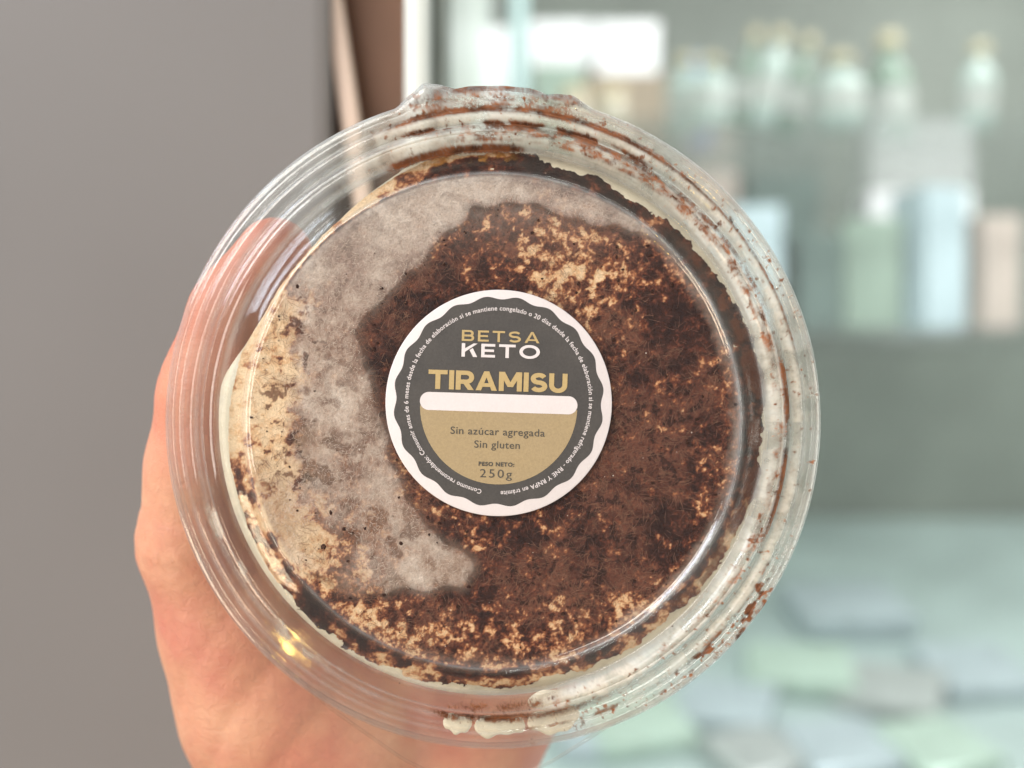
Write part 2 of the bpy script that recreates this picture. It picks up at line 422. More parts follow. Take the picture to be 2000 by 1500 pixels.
# outline of the lid in the photograph's pixels (top tab, bottom tab), as radius by angle
NT_ = 1800
ths = np.arange(NT_) * 2 * np.pi / NT_
def outline(pts, r0):
    """radius (mm) by angle: circle r0, replaced by the polyline pts (px) over its span"""
    R = np.full(NT_, r0)
    P = np.array([((x - CX) / PXMM, (CY - y) / PXMM) for x, y in pts])
    a = np.arctan2(P[:, 1], P[:, 0]) % (2 * np.pi); r = np.hypot(P[:, 0], P[:, 1])
    o_ = np.argsort(a); a, r = a[o_], r[o_]
    for k, th in enumerate(ths):
        if a[0] <= th <= a[-1]:
            i = min(max(np.searchsorted(a, th) - 1, 0), len(a) - 2)
            # straight segment in the plane
            p0 = r[i] * np.array([math.cos(a[i]), math.sin(a[i])]); p1 = r[i + 1] * np.array([math.cos(a[i + 1]), math.sin(a[i + 1])])
            d = np.array([math.cos(th), math.sin(th)]); e = p1 - p0
            den = d[0] * e[1] - d[1] * e[0]
            R[k] = (p0[0] * e[1] - p0[1] * e[0]) / den if abs(den) > 1e-9 else r[i]
    return R
top_tab = [(770, 209), (797, 181), (812, 170), (824, 156), (860, 160), (889, 169), (896, 167), (915, 163), (980, 162), (1035, 167), (1058, 174), (1066, 181), (1085, 178), (1122, 181), (1138, 194), (1160, 208)]
R_lid = outline(top_tab, 62.0)
bot_tab = [(520, 1296), (640, 1402), (780, 1500), (850, 1535), (930, 1548), (1010, 1540), (1085, 1503), (1262, 1392)]
R_base = outline(bot_tab, 61.6)
ker = np.array([1, 2, 3, 2, 1]) / 9.0
def circ_smooth(a, k=1):
    for _ in range(k): a = sum(np.roll(a, i - 2) * ker[i] for i in range(5))
    return a
R_lid = circ_smooth(R_lid, 3); R_base = circ_smooth(R_base, 8)

def catmull(prof, sub):
    P = np.array(prof, float); out = []
    for i in range(len(P) - 1):
        p0 = P[max(i - 1, 0)]; p1 = P[i]; p2 = P[i + 1]; p3 = P[min(i + 2, len(P) - 1)]
        for s in range(sub):
            u = s / sub
            out.append(0.5 * ((2 * p1) + (-p0 + p2) * u + (2 * p0 - 5 * p1 + 4 * p2 - p3) * u * u + (-p0 + 3 * p1 - 3 * p2 + p3) * u ** 3))
    out.append(P[-1]); return np.array(out)

def polar(name, prof, Rout, r_in, r_full, mat, parent, wob=0.0, step=1):
    n = NT_ // step; V = []; ths = globals()['ths'][::step]; Rout = Rout[::step]
    m = len(prof)
    for r, z in prof:
        rr = np.where(r <= r_in, r, r_in + (r - r_in) * (Rout - r_in) / (r_full - r_in))
        zz = np.full(n, z)
        if wob: rr = rr + wob * np.sin(3 * ths + 0.4) * (r / 60.0)
        xx_, yy_ = rr * np.cos(ths), rr * np.sin(ths)
        zz = zz + 0.05 * (fbm(xx_ + 200, yy_ + 200, 14, 2, 91) - 0.5) + 0.012 * (fbm(xx_ + 200, yy_ + 200, 2.2, 2, 92) - 0.5)
        V.append(np.stack([xx_, yy_, zz], 1))
    V = np.concatenate(V) * MM
    i = np.arange(m - 1)[:, None] * n; k = np.arange(n)[None, :]; k2 = (k + 1) % n
    F = np.stack([i + k, i + k2, i + n + k2, i + n + k], -1).reshape(-1, 4)
    o = np_mesh_obj(name, V, F, mat, parent)
    for first in (([0] if prof[0][0] < 20 else []) + ([m - 1] if prof[-1][0] < 20 else [])):      # close the middle
        bm = bmesh.new(); bm.from_mesh(o.data); bm.verts.ensure_lookup_table()
        f = bm.faces.new([bm.verts[first * n + q] for q in range(n)]); f.smooth = True
        bmesh.ops.recalc_face_normals(bm, faces=bm.faces); bm.to_mesh(o.data); bm.free()
    return o, V

lid_prof = [(6.0, 0.0), (12, 0.0), (24, 0.0), (34, 0.0), (41, 0.0), (44.6, 0.0), (45.5, 0.12), (46.0, 0.6), (46.45, 0.85), (46.9, 0.55), (47.3, -0.2), (48.3, -1.1), (49.6, -1.7), (50.8, -2.3),
            (51.4, -2.7), (51.65, -2.2), (51.85, -0.9), (52.2, 0.3), (53.0, 1.1), (53.7, 1.25), (54.0, 1.08), (54.3, 1.25), (55.0, 1.0), (55.6, 0.3), (55.9, -0.7), (56.2, -0.95), (56.5, -0.4), (57.2, 0.1), (58.1, 0.05), (58.5, -0.4),
            (58.8, -0.65), (59.15, -0.35), (59.9, -0.30), (60.15, -0.48), (60.4, -0.30), (61.3, -0.45), (61.75, -0.9), (61.95, -1.7), (62.0, -4.2)]
lp_ = catmull(lid_prof, 3)
lid, LV = polar('lid', lp_, R_lid, 58.8, 62.0, M_lid, tub)
# residue on the lid; ring glints and a rim highlight painted as haze
x = LV[:, 0] / MM; y = LV[:, 1] / MM
rp = np.hypot(x, y) * PXMM; th = np.degrees(np.arctan2(y, x)) % 360
u = th / 57.3 * 600
nA = fbm(u, rp * 2.5, 60, 4, 3); nB = fbm(u, rp * 2.0, 22, 4, 5); nC = fbm(u, rp, 9, 3, 8); nL = fbm(u, rp * 0.2, 130, 3, 12)
ring = lambda r0, w: np.exp(-0.5 * ((rp - r0) / w) ** 2)
band = lambda a, b, s: sstep(a - s, a + s, rp) * (1 - sstep(b - s, b + s, rp))
stain = np.zeros_like(rp)
stain += 0.75 * ring(609, 4.5) * arc(th, 52, 112, 10) * (0.45 + nA)
stain += 0.62 * ring(606, 3.0) * arc(th, 8, 58, 8) * (0.55 + 0.6 * nA)
stain += 0.70 * ring(583, 5) * arc(th, 60, 108, 6) * sstep(0.3, 0.75, nA) * 1.5
stain += 0.55 * band(545, 580, 4) * arc(th, 22, 100, 10) * (0.25 + 0.9 * nB)
stain += 0.50 * band(610, 665, 5) * arc(th, 73, 106, 4) * (0.3 + 0.8 * nB)
stain += 0.9 * band(567, 581, 2) * arc(th, -24, 12, 8) * (0.45 + 0.6 * nA)
stain += 0.42 * band(547, 566, 3) * arc(th, -60, 25, 8) * (0.2 + 1.0 * nB)
stain += 1.0 * band(600, 642, 5) * arc(th, -50, -29, 4) * sstep(0.52, 0.8, nB) * 1.2
stain += 0.6 * ring(606, 4) * arc(th, -85, -30, 8) * sstep(0.35, 0.8, nA)
stain += 0.8 * ring(580, 6) * arc(th, 258, 292, 5) * (0.4 + 0.7 * nA)
stain += 0.6 * ring(555, 8) * arc(th, 262, 284, 5) * (0.3 + 0.7 * nB)
stain += 0.7 * sstep(0.90, 0.96, nC) * band(540, 640, 6) * (0.15 + 0.6 * arc(th, -80, 120, 20))
stain += 0.95 * ring(537, 3.2) * arc(th, 84, 112, 3)
film = np.zeros_like(rp)
film += 0.60 * band(539, 566, 3) * arc(th, -72, 118, 10) * (0.55 + 0.6 * nL)
film += 0.38 * band(585, 606, 4) * arc(th, -55, 112, 12) * (0.5 + 0.7 * nL)
film += 0.25 * band(566, 640, 8) * arc(th, 62, 118, 10) + 0.26 * band(566, 640, 8) * arc(th, -75, 62, 12) * (0.4 + 0.8 * nL)
film += 0.5 * band(540, 575, 5) * arc(th, 280, 300, 4)
film += 0.35 * band(560, 590, 5) * arc(th, 195, 236, 5) * sstep(0.45, 0.7, nA)
haze = 0.010 * band(530, 642, 5) + 0.24 * ring(483, 3.5) + 0.26 * ring(537, 2.2) + 0.22 * ring(566, 1.8) + 0.26 * ring(584, 2.2) + 0.20 * ring(611, 1.8) + 0.10 * ring(597, 1.5) + 0.10 * ring(625, 1.5) + 0.22 * sstep(637, 641, rp)  # slight milkiness, plus the rings' bright edge lines painted in
haze *= 1 - 0.55 * arc(th, 128, 285, 14)
haze += 0.10 * arc(th, 95, 135, 16) * band(540, 644, 10)  # whitish highlight painted onto the upper-left rim
s1 = fbm(x * 10, y * 10, 4.5, 3, 101, 0.7); s2 = fbm(x * 10, y * 10, 30, 4, 102); s3 = fbm(u * 0.38, rp * 1.1, 11, 4, 103)
stain = np.clip(1.15 * stain, 0, 1.2)
grain = fbm(x * 10, y * 10, 2.6, 2, 104, 0.8)
al_s = sstep(0.34, 1.10, (stain * 1.15 + (0.40 * s1 + 0.35 * s3 + 0.25 * s2 - 0.5) * 1.3) * sstep(0.02, 0.16, stain))
al_s = np.clip(al_s * (0.45 + 0.6 * grain) * 0.95 + 0.55 * np.clip(stain, 0, 1) * sstep(0.05, 0.5, stain) * (0.35 + 0.8 * grain), 0, 0.9)
al_f = np.clip(film, 0, 0.9) * (0.55 + 0.45 * sstep(0.2, 0.6, s2)) * (0.8 + 0.2 * s1)
al = 1 - (1 - al_s) * (1 - al_f)
ws = (al_s / np.maximum(al, 1e-4))[:, None]
cs = np.array(lin(66, 36, 24)) * (1 - s3[:, None]) + np.array(lin(170, 108, 70)) * s3[:, None]
cfm = np.array(lin(226, 212, 192)) * (1 - s2[:, None]) + np.array(lin(240, 236, 226)) * s2[:, None]
attr_c(lid, 'residue_col', cs * ws + cfm * (1 - ws)); attr_f(lid, 'residue', np.clip(al, 0, 0.97)); attr_f(lid, 'haze', np.clip(haze * (0.6 + 0.8 * s2) + 0.012, 0, 0.5))
lid.data.materials.append(M_panel)
pr_ = np.empty(len(lid.data.polygons) * 3, np.float32); lid.data.polygons.foreach_get('center', pr_); pr_ = pr_.reshape(-1, 3)
lid.data.polygons.foreach_set('material_index', (np.hypot(pr_[:, 0], pr_[:, 1]) < 45.0 * MM).astype(np.int32))
md = lid.modifiers.new('thickness', 'SOLIDIFY'); md.thickness = 0.00030; md.offset = -1
tag(lid, 'clear ringed snap lid with cocoa smears')

base_prof = [(61.6, -5.6), (61.55, -4.75), (61.3, -4.4), (58.5, -4.3), (55.5, -4.3), (54.2, -4.2), (53.4, -4.7), (53.2, -6.0), (50.2, -9.0), (47.2, -14.0), (46.2, -22.0), (45.2, -30.0), (44.2, -38.0), (43.2, -42.5), (41.5, -44.2), (39, -44.5), (20, -44.2), (6.0, -44.0)]
base, BV = polar('base', catmull(base_prof, 3), R_base, 58.5, 61.6, M_base, tub, step=3)
md = base.modifiers.new('thickness', 'SOLIDIFY'); md.thickness = 0.00035; md.offset = 0
tag(base, 'clear tapered plastic base with pull tab at its rim')

# ------------------------------------------------------------------ the label
LR = 21.25
lab_prof = [(0.01, 0.10), (LR - 0.15, 0.10), (LR, 0.06), (LR, 0.012), (LR - 0.1, 0.01)]
V, F = [], []
label = lathe('label_sticker', [(r * MM, z * MM) for r, z in lab_prof], 160, M_white, tub)
label.location = ((974 - CX) / PXMM * MM, (CY - 787) / PXMM * MM, 0.00003)
label.rotation_euler = (0, 0, math.radians(-1.8))
tag(label, 'round white sticker with charcoal scalloped badge reading BETSA KETO TIRAMISU')
KS = LR / 720.0                   # mm per pixel of the enlarged view of the label
ca, sa = math.cos(math.radians(1.8)), math.sin(math.radians(1.8))
def lab(xp, yp):
    a, b = (xp - 763) * KS, (757 - yp) * KS
    return (a * ca - b * sa, a * sa + b * ca)
def flat(name, pts, z, mat):
    V = [(p[0] * MM, p[1] * MM, z * MM) for p in pts]
    o = mesh_obj(name, V, [tuple(range(len(V)))], mat, label, False)
    return o
bc = lab(763, 748)
pts = []
for k in range(360):
    a = 2 * math.pi * k / 360
    r = LR * (0.917 + 0.0145 * math.cos(20 * (a - math.radians(90 - 9))) )
    pts.append((bc[0] + r * math.cos(a), bc[1] + r * math.sin(a)))
flat('scalloped_badge', pts, 0.125, M_dark)
pc = lab(763, 775); pr = 500 * KS
a0 = math.radians(180 + 1.5); pts = []
for k in range(121):
    a = a0 + (math.radians(360 - 1.5) - a0) * k / 120
    pts.append((pc[0] + pr * math.cos(a), pc[1] + pr * math.sin(a)))
flat('tan_panel', pts, 0.15, M_tan)
c1 = lab(763, 758); hw = 501 * KS; hr = 57.5 * KS; pts = []
for k in range(41):
    a = math.radians(-90 + 180 * k / 40); pts.append((c1[0] + hw - hr + hr * math.cos(a), c1[1] + hr * math.sin(a)))
for k in range(41):
    a = math.radians(90 + 180 * k / 40); pts.append((c1[0] - hw + hr + hr * math.cos(a), c1[1] + hr * math.sin(a)))
flat('blank_strip', pts, 0.175, M_white)

def text_raw(s, offset=0.0, spacing=1.0):
    cu = bpy.data.curves.new('txt', 'FONT'); cu.body = s; cu.size = 1.0; cu.offset = offset; cu.space_character = spacing
    cu.resolution_u = 4; cu.fill_mode = 'FRONT'
    ob = bpy.data.objects.new('txt', cu); COL.objects.link(ob)
    dg = bpy.context.evaluated_depsgraph_get()
    me = bpy.data.meshes.new_from_object(ob.evaluated_get(dg))
    V = np.empty(len(me.vertices) * 3); me.vertices.foreach_get('co', V); V = V.reshape(-1, 3)
    F = [tuple(p.vertices) for p in me.polygons]
    bpy.data.objects.remove(ob); bpy.data.meshes.remove(me); bpy.data.curves.remove(cu)
    return V, F
def text(s, x0, x1, ybase, cap, mat, bold=0.0, spacing=1.0, z=0.2, name='lettering'):
    """fit the string between x0 and x1 (enlarged pixels, as tilted), cap height in pixels, baseline at its middle"""
    V, F = text_raw(s, bold, spacing)
    H, _ = text_raw('H', bold)
    sx = (x1 - x0) * KS / (V[:, 0].max() - V[:, 0].min()); sy = cap * KS / (H[:, 1].max() - H[:, 1].min())
    c = lab((x0 + x1) / 2, ybase)
    X_ = (V[:, 0] - (V[:, 0].max() + V[:, 0].min()) / 2) * sx + c[0]; Y_ = (V[:, 1] - H[:, 1].min()) * sy + c[1]
    o = mesh_obj(name, [(a * MM, b * MM, z * MM) for a, b in zip(X_, Y_)], F, mat, label, False)
    return o
def glyph(ch, t, w):
    """strokes of one capital: quads (4 corners) or ribbons (centre line points); unit cap height"""
    Q = lambda *p: ('q', p)
    def arc_(cx, cy, rx, ry, a0, a1, n=22): return [(cx + rx * math.cos(math.radians(a0 + (a1 - a0) * k / n)), cy + ry * math.sin(math.radians(a0 + (a1 - a0) * k / n))) for k in range(n + 1)]
    rect = lambda x0, y0, x1, y1: Q((x0, y0), (x1, y0), (x1, y1), (x0, y1))
    h = t / 2; st = 1.12 * t
    if ch == 'I': return [rect(0, 0, st, 1)], st
    if ch == 'T': return [rect(0, 1 - t, w, 1), rect(w / 2 - st / 2, 0, w / 2 + st / 2, 1 - t)], w
    if ch == 'E': return [rect(0, 0, st, 1), rect(st, 0, w, t), rect(st, .5 - h * .95, w * .92, .5 + h * .95), rect(st, 1 - t, w, 1)], w
    if ch == 'K': return [rect(0, 0, st, 1), Q((st, .36), (st, .36 + 1.35 * t), (w - 1.3 * t, 1), (w, 1)), Q((st + .36 * (w - st), .50), (w - 1.35 * t, 0), (w, 0), (st + .62 * (w - st), .66))], w
    if ch == 'A': return [Q((0, 0), (st * 1.1, 0), (w / 2 + st * .5, 1), (w / 2 - st * .5, 1)), Q((w - st * 1.1, 0), (w, 0), (w / 2 + st * .5, 1), (w / 2 - st * .5, 1)), rect(w * .26, .19, w * .74, .19 + t * .85)], w
    if ch == 'M': return [rect(0, 0, st, 1), rect(w - st, 0, w, 1), Q((0, 1), (w / 2 - st * .55, .22), (w / 2 + st * .55, .22), (st * 1.15, 1)), Q((w, 1), (w - st * 1.15, 1), (w / 2 - st * .55, .22), (w / 2 + st * .55, .22))], w
    if ch == 'O': return [('r', arc_(w / 2, .5, w / 2 - st / 2, .5 - h + .01, 0, 360, 48))], w
    if ch == 'U': return [('r', [(st / 2, 1), (st / 2, .42)] + arc_(w / 2, .40, w / 2 - st / 2, .40 - h + .01, 180, 360) + [(w - st / 2, .42), (w - st / 2, 1)])], w
    if ch == 'S': return [('r', arc_(w * .5, .75 - h / 2, w / 2 - st * .55, .25 - h / 2, 24, 268, 34) + arc_(w * .5, .25 + h / 2, w / 2 - st * .5, .25 - h / 2, 88, -156, 34))], w
    if ch == 'R': return [rect(0, 0, st, 1), ('r', [(st, 1 - h), (w * .58, 1 - h)] + arc_(w * .58, .655, w * .42 - st / 2, .345 - h, 90, -90) + [(st, .31 + h)]), Q((w * .40, .34), (w - st * 1.15, 0), (w, 0), (w * .72, .36))], w
    if ch == 'B': return [rect(0, 0, st, 1), ('r', [(st, 1 - h), (w * .62, 1 - h)] + arc_(w * .62, .75 - h / 2, w * .33 - st / 2, .25 - h / 2, 90, -90) + [(st, .5)]), ('r', [(st, .5), (w * .66, .5)] + arc_(w * .66, .25 + h / 2, w * .34 - st / 2, .25 - h / 2, 90, -90) + [(st, h)])], w
def caps(s, x0, x1, ybase, cap, mat, t, widths, gap, z=0.2):
    c0 = lab((x0 + x1) / 2, ybase); V, F = [], []; cur = 0.0; items = []
    for ch in s:
        g_, w_ = glyph(ch, t, widths.get(ch, 0.8)); items.append((cur, g_)); cur += w_ + gap
    tot = cur - gap; sx = (x1 - x0) * KS / tot; sy = cap * KS; lay = 0
    put = lambda p, ox: V.append(((c0[0] + ((p[0] + ox) - tot / 2) * sx) * MM, (c0[1] + p[1] * sy) * MM, (z + 0.0035 * lay) * MM))
    for ox, gl_ in items:
        lay = 0
        for kind_, p in gl_:
            lay += 1; b = len(V)
            if kind_ == 'q':
                ar = sum(p[k][0] * p[(k + 1) % 4][1] - p[(k + 1) % 4][0] * p[k][1] for k in range(4))
                for q in (p if ar > 0 else p[::-1]): put(q, ox)
                F.append((b, b + 1, b + 2, b + 3))
            else:
                P = np.array(p); d = np.gradient(P, axis=0); d[0] = P[1] - P[0]; d[-1] = P[-1] - P[-2]
                if np.allclose(P[0], P[-1]): d[0] = d[-1] = P[1] - P[-2]
                d /= np.linalg.norm(d, axis=1)[:, None]; n_ = np.stack([-d[:, 1], d[:, 0]], 1)
                wv = (t * (1 + 0.12 * np.abs(n_[:, 0])) / 2)[:, None]
                for k in range(len(P)): put(P[k] - n_[k] * wv[k], ox); put(P[k] + n_[k] * wv[k], ox)
                for k in range(len(P) - 1): F.append((b + 2 * k, b + 2 * k + 2, b + 2 * k + 3, b + 2 * k + 1))
    return mesh_obj('lettering', V, F, mat, label, False)
caps('BETSA', 528, 1022, 370, 70, M_gold, 0.175, {'B': 1.0, 'E': .88, 'T': 1.0, 'S': 1.0, 'A': 1.2}, 0.30)
caps('KETO', 526, 1024, 470, 86, M_white, 0.195, {'K': 1.0, 'E': .88, 'T': 1.05, 'O': 1.3}, 0.24)
caps('TIRAMISU', 314, 1198, 680, 122, M_gold, 0.225, {'T': .96, 'R': .92, 'A': 1.08, 'M': 1.16, 'S': .86, 'U': .92}, 0.085)
text('Sin azúcar agregada', 456, 1056, 962, 46, M_ink, 0.004, 1.05)
text('Sin gluten', 607, 897, 1045, 46, M_ink, 0.004, 1.05)
text('PESO NETO:', 635, 862, 1160, 27, M_ink, 0.045, 1.15)
text('250g', 643, 847, 1232, 52, M_ink, 0.0, 1.25)
s = 'Consumo recomendado: Consumir antes de 6 meses desde la fecha de elaboración si se mantiene congelado o 20 días desde la fecha de elaboración si se mantiene refrigerado - RNE Y RNPA en trámite'
V, F = text_raw(s, 0.012, 1.06); H, _ = text_raw('H', 0.012)
w_ = V[:, 0].max() - V[:, 0].min(); rb = 574 * KS; cc = lab(763, 743)
aS = math.radians(270 - 9.0); span = math.radians(348.0)
sy = 29 * KS / (H[:, 1].max() - H[:, 1].min())
ang = aS - (V[:, 0] - V[:, 0].min()) / w_ * span; rad = rb + (V[:, 1] - H[:, 1].min()) * sy
mesh_obj('lettering', [((cc[0] + r * math.cos(a)) * MM, (cc[1] + r * math.sin(a)) * MM, 0.2 * MM) for a, r in zip(ang, rad)], F, M_white, label, False)

# ------------------------------------------------------------------ the dessert
des = empty('tiramisu', (LOC[0], LOC[1], LOC[2]), R90)
tag(des, 'frosty cocoa dusted tiramisu filling the clear tub, pressed against its lid', 'dessert')
# radius of the filling by angle (px in the photograph)
ctrl = [(0, 534), (20, 530), (35, 522), (50, 514), (62, 514), (76, 516), (84, 530), (100, 531), (108, 522), (116, 508), (128, 492), (140, 488), (155, 492), (165, 508), (180, 520), (200, 524), (215, 530), (235, 531), (255, 526),
        (270, 522), (285, 518), (300, 520), (312, 515), (325, 520), (340, 532), (360, 534)]
def Rfill(thd): return 1.018 * np.interp(thd % 360, [c[0] for c in ctrl], [c[1] for c in ctrl])

# cream body below
NB = 240; V = []; thb = np.arange(NB) * 2 * np.pi / NB
win = arc(np.degrees(thb), 106, 168, 6)
Rb = (551.0 * (1 - win) + np.minimum(Rfill(np.degrees(thb)) + 5, 551) * win) / PXMM
body_prof = [(0.0, -1.35), (0.5, -1.35), (0.86, -1.35), (0.90, -1.75), (0.955, -3.4), (0.985, -4.3), (0.998, -4.9), (1.0, -5.6), (0.985, -6.4)]
rows = []
for f, z in body_prof: rows.append(np.stack([np.maximum(Rb * f, 0.01) * np.cos(thb), np.maximum(Rb * f, 0.01) * np.sin(thb), np.full(NB, z)], 1))
for rr, z in [(49.0, -9.4), (46.4, -14.3), (45.4, -22), (44.4, -30), (43.4, -38), (42.2, -42.4), (40, -43.4), (0.01, -43.4)]:
    r_ = np.minimum(Rb * 0.98, rr); rows.append(np.stack([r_ * np.cos(thb), r_ * np.sin(thb), np.full(NB, z)], 1))
V = np.concatenate(rows) * MM; m = len(rows)
i = np.arange(m - 1)[:, None] * NB; k = np.arange(NB)[None, :]; k2 = (k + 1) % NB
F = np.stack([i + k, i + k2, i + NB + k2, i + NB + k], -1).reshape(-1, 4)
np_mesh_obj('cream_body', V, F, M_cream, des)

# cocoa topping: fine grid, colour by layout
G = 668; half = 53.6
gx = np.linspace(-half, half, G); XX, YY = np.meshgrid(gx, gx, indexing='ij')
PX = XX * PXMM + CX; PY = CY - YY * PXMM          # photograph pixel under each grid point
r = np.hypot(PX - CX, PY - CY); T = np.degrees(np.arctan2(CY - PY, PX - CX)) % 360
wx = (fbm(PX, PY, 40, 4, 21) - 0.5); wy = (fbm(PX, PY, 40, 4, 22) - 0.5)
wfx = (fbm(PX, PY, 11, 3, 23) - 0.5); wfy = (fbm(PX, PY, 11, 3, 24) - 0.5)
QX, QY = PX + 26 * wx + 9 * wfx, PY + 26 * wy + 9 * wfy
dark_poly = [(1305, 455), (1180, 428), (1090, 420), (1040, 395), (990, 385), (925, 402), (885, 448), (845, 487), (795, 525), (742, 572), (700, 622), (688, 660), (702, 705), (730, 762), (745, 822), (752, 875), (768, 935), (800, 992),
             (850, 1046), (915, 1092), (938, 1128), (905, 1148), (868, 1136), (800, 1152), (740, 1156), (660, 1150), (600, 1110), (560, 1140), (640, 1260), (800, 1330), (1000, 1360), (1300, 1260), (1480, 1000), (1490, 760), (1430, 560)]
inside = in_poly(QX, QY, dark_poly).astype(float)
def blur(a, k, it=2):
    for _ in range(it):
        for ax in (0, 1):
            c = np.cumsum(np.concatenate([np.repeat(np.take(a, [0], ax), k + 1, ax), a, np.repeat(np.take(a, [-1], ax), k, ax)], ax), ax)
            n_ = a.shape[ax]
            a = (np.take(c, range(2 * k + 1, 2 * k + 1 + n_), ax) - np.take(c, range(0, n_), ax)) / (2 * k + 1)
    return a
ins = blur(inside, 6)
frost = 1 - ins
# cream margin on the left, tan patch low left
frost *= 1 - 0.9 * arc(T, 148, 196, 10) * sstep(385, 440, r + 60 * wx)
frost *= 1 - 0.75 * gauss(QX, QY, 640, 1085, 85, 55, 40) - 0.25 * gauss(QX, QY, 540, 830, 45, 60)
frost = np.clip(frost * (1 - sstep(478, 486, r)), 0, 1)
frost_r = 0.35 * sstep(455, 474, r + 14 * wx) * (1 - sstep(480, 486, r)) * (arc(T, -60, 60, 15) + 0.7 * arc(T, 240, 330, 15))

# how much cream shows between the cocoa
c = 0.16 + 0.06 * (fbm(PX, PY, 160, 3, 31) - 0.5)
c += 0.36 * gauss(QX, QY, 1110, 490, 95, 58, 18) + 0.20 * gauss(QX, QY, 1060, 560, 60, 40)
c += 0.24 * sstep(350, 455, r + 60 * wx) * arc(T, 222, 312, 12) + 0.14 * gauss(QX, QY, 720, 1210, 90, 45, 30)
c += 0.20 * sstep(390, 455, r + 50 * wx) * arc(T, 304, 352, 10)
c += 0.16 * sstep(420, 470, r + 30 * wx) * arc(T, -8, 40, 8)
c += 0.22 * gauss(QX, QY, 850, 970, 60, 60) * 0.7 + 0.12 * gauss(QX, QY, 1180, 620, 90, 60)
c += 0.62 * arc(T, 146, 214, 12) * sstep(360, 430, r + 70 * wx)
c += 0.3 * gauss(QX, QY, 620, 1070, 70, 60)
c -= 0.10 * gauss(QX, QY, 1330, 640, 110, 120) + 0.12 * gauss(QX, QY, 1250, 1080, 130, 80) + 0.14 * gauss(QX, QY, 760, 660, 70, 80)
# the outer ring, r > 483
oring = sstep(483, 490, r)
c_o = 0.12 + 0.70 * arc(T, 108, 190, 8) + 0.30 * arc(T, 190, 216, 8) + 0.14 * arc(T, 215, 345, 8) + 0.26 * arc(T, 240, 345, 8) * sstep(500, 516, r + 10 * wx) + 0.1 * arc(T, 320, 350, 8) + 0.45 * arc(T, 85, 112, 4) * sstep(517, 525, r + 12 * wx)
c_o -= 0.15 * arc(T, 222, 238, 4) * (1 - sstep(505, 515, r))
c = c * (1 - oring) + c_o * oring
g1 = fbm(PX + 8 * wfx, PY + 8 * wfy, 17, 4, 41, 0.6); g2 = fbm(PX, PY, 46, 4, 42); g3 = fbm(PX + 4 * wfy, PY + 4 * wfx, 8, 3, 43, 0.75)
g = np.clip(0.42 * g1 + 0.22 * g2 + 0.36 * g3, 0, 1); g = np.clip(0.5 + (g - 0.5) * 1.2, 0, 1)
sm = np.clip(np.maximum(sstep(483, 490, r), 0.8 * arc(T, 146, 214, 12) * sstep(360, 430, r)), 0, 1); g = g * (1 - sm) + np.clip(0.6 * g1 + 0.4 * g2, 0, 1) * sm
tt = g - c                                        # negative: cream, positive: cocoa
def lerp_cols(t, stops):
    out = np.zeros(t.shape + (3,)); xs = [s_[0] for s_ in stops]
    for ch in range(3): out[..., ch] = np.interp(t, xs, [s_[1][ch] for s_ in stops])
    return out
C = lerp_cols(tt, [(-0.40, lin(242, 212, 176)), (-0.12, lin(230, 186, 142)), (-0.02, lin(192, 128, 86)), (0.06, lin(134, 78, 54)), (0.16, lin(94, 47, 32)), (0.30, lin(58, 28, 21)), (0.55, lin(36, 17, 15))])
# greyish bloom over the dark cocoa, in feathery drifts
fe = np.abs(fbm(PX + 60 * wx, PY + 60 * wy, 34, 5, 51) - 0.5) * 2
dr = sstep(0.20, 1.0, fbm(PX + 30 * wx, PY + 30 * wy, 90, 5, 52, 0.65) + 0.25 * gauss(PX, PY, 1230, 860, 130, 110) + 0.2 * gauss(PX, PY, 1040, 1090, 110, 70) + 0.15 * gauss(PX, PY, 1200, 600, 80, 70) - 0.3 * gauss(PX, PY, 1330, 640, 90, 110))
bl_ = np.clip(dr * (0.25 + 0.75 * (1 - fe)) * 0.72 + 0.06, 0, 1) * (1 - oring)
mixc = lambda A, B, f: A * (1 - f[..., None]) + np.array(B) * f[..., None]
bl_ = bl_ * (1 - 0.75 * sstep(0.56, 0.74, 0.6 * g1 + 0.4 * g3))
C = mixc(C, lin(126, 79, 63), bl_ * sstep(-0.05, 0.12, tt))
# frost
fn = fbm(PX, PY, 60, 4, 61); ff = fbm(PX, PY, 7, 3, 62)
FC = lerp_cols(np.clip(0.74 * fn + 0.26 * ff, 0, 1), [(0.1, lin(146, 118, 105)), (0.34, lin(184, 160, 146)), (0.62, lin(206, 186, 173)), (0.9, lin(226, 210, 199))])
smudge = sstep(0.60, 0.80, fbm(PX + 20 * wx, PY + 20 * wy, 34, 3, 63)) * (0.45 + 0.6 * gauss(PX, PY, 540, 830, 70, 110) + 0.6 * gauss(PX, PY, 660, 1040, 100, 80, 30))
FC = mixc(FC, lin(116, 88, 74), np.clip(smudge, 0, 0.8))
FC = mixc(FC, lin(200, 166, 134), 0.5 * sstep(0.5, 0.8, fbm(PX, PY, 90, 3, 64)) * arc(T, 170, 240, 20) * sstep(300, 420, r))
FC = mixc(FC, lin(146, 108, 84), 0.38 * sstep(860, 1080, PY) * sstep(0.25, 0.7, fbm(PX, PY, 70, 4, 65)))
FC = mixc(FC, lin(204, 192, 186), 0.40 * (1 - sstep(420, 700, PY)))
fm = np.clip(frost + frost_r, 0, 1) * (0.78 + 0.20 * fn)
fm = np.maximum(fm, 0.30 * gauss(PX, PY, 1010, 400, 190, 50) * (r < 480))
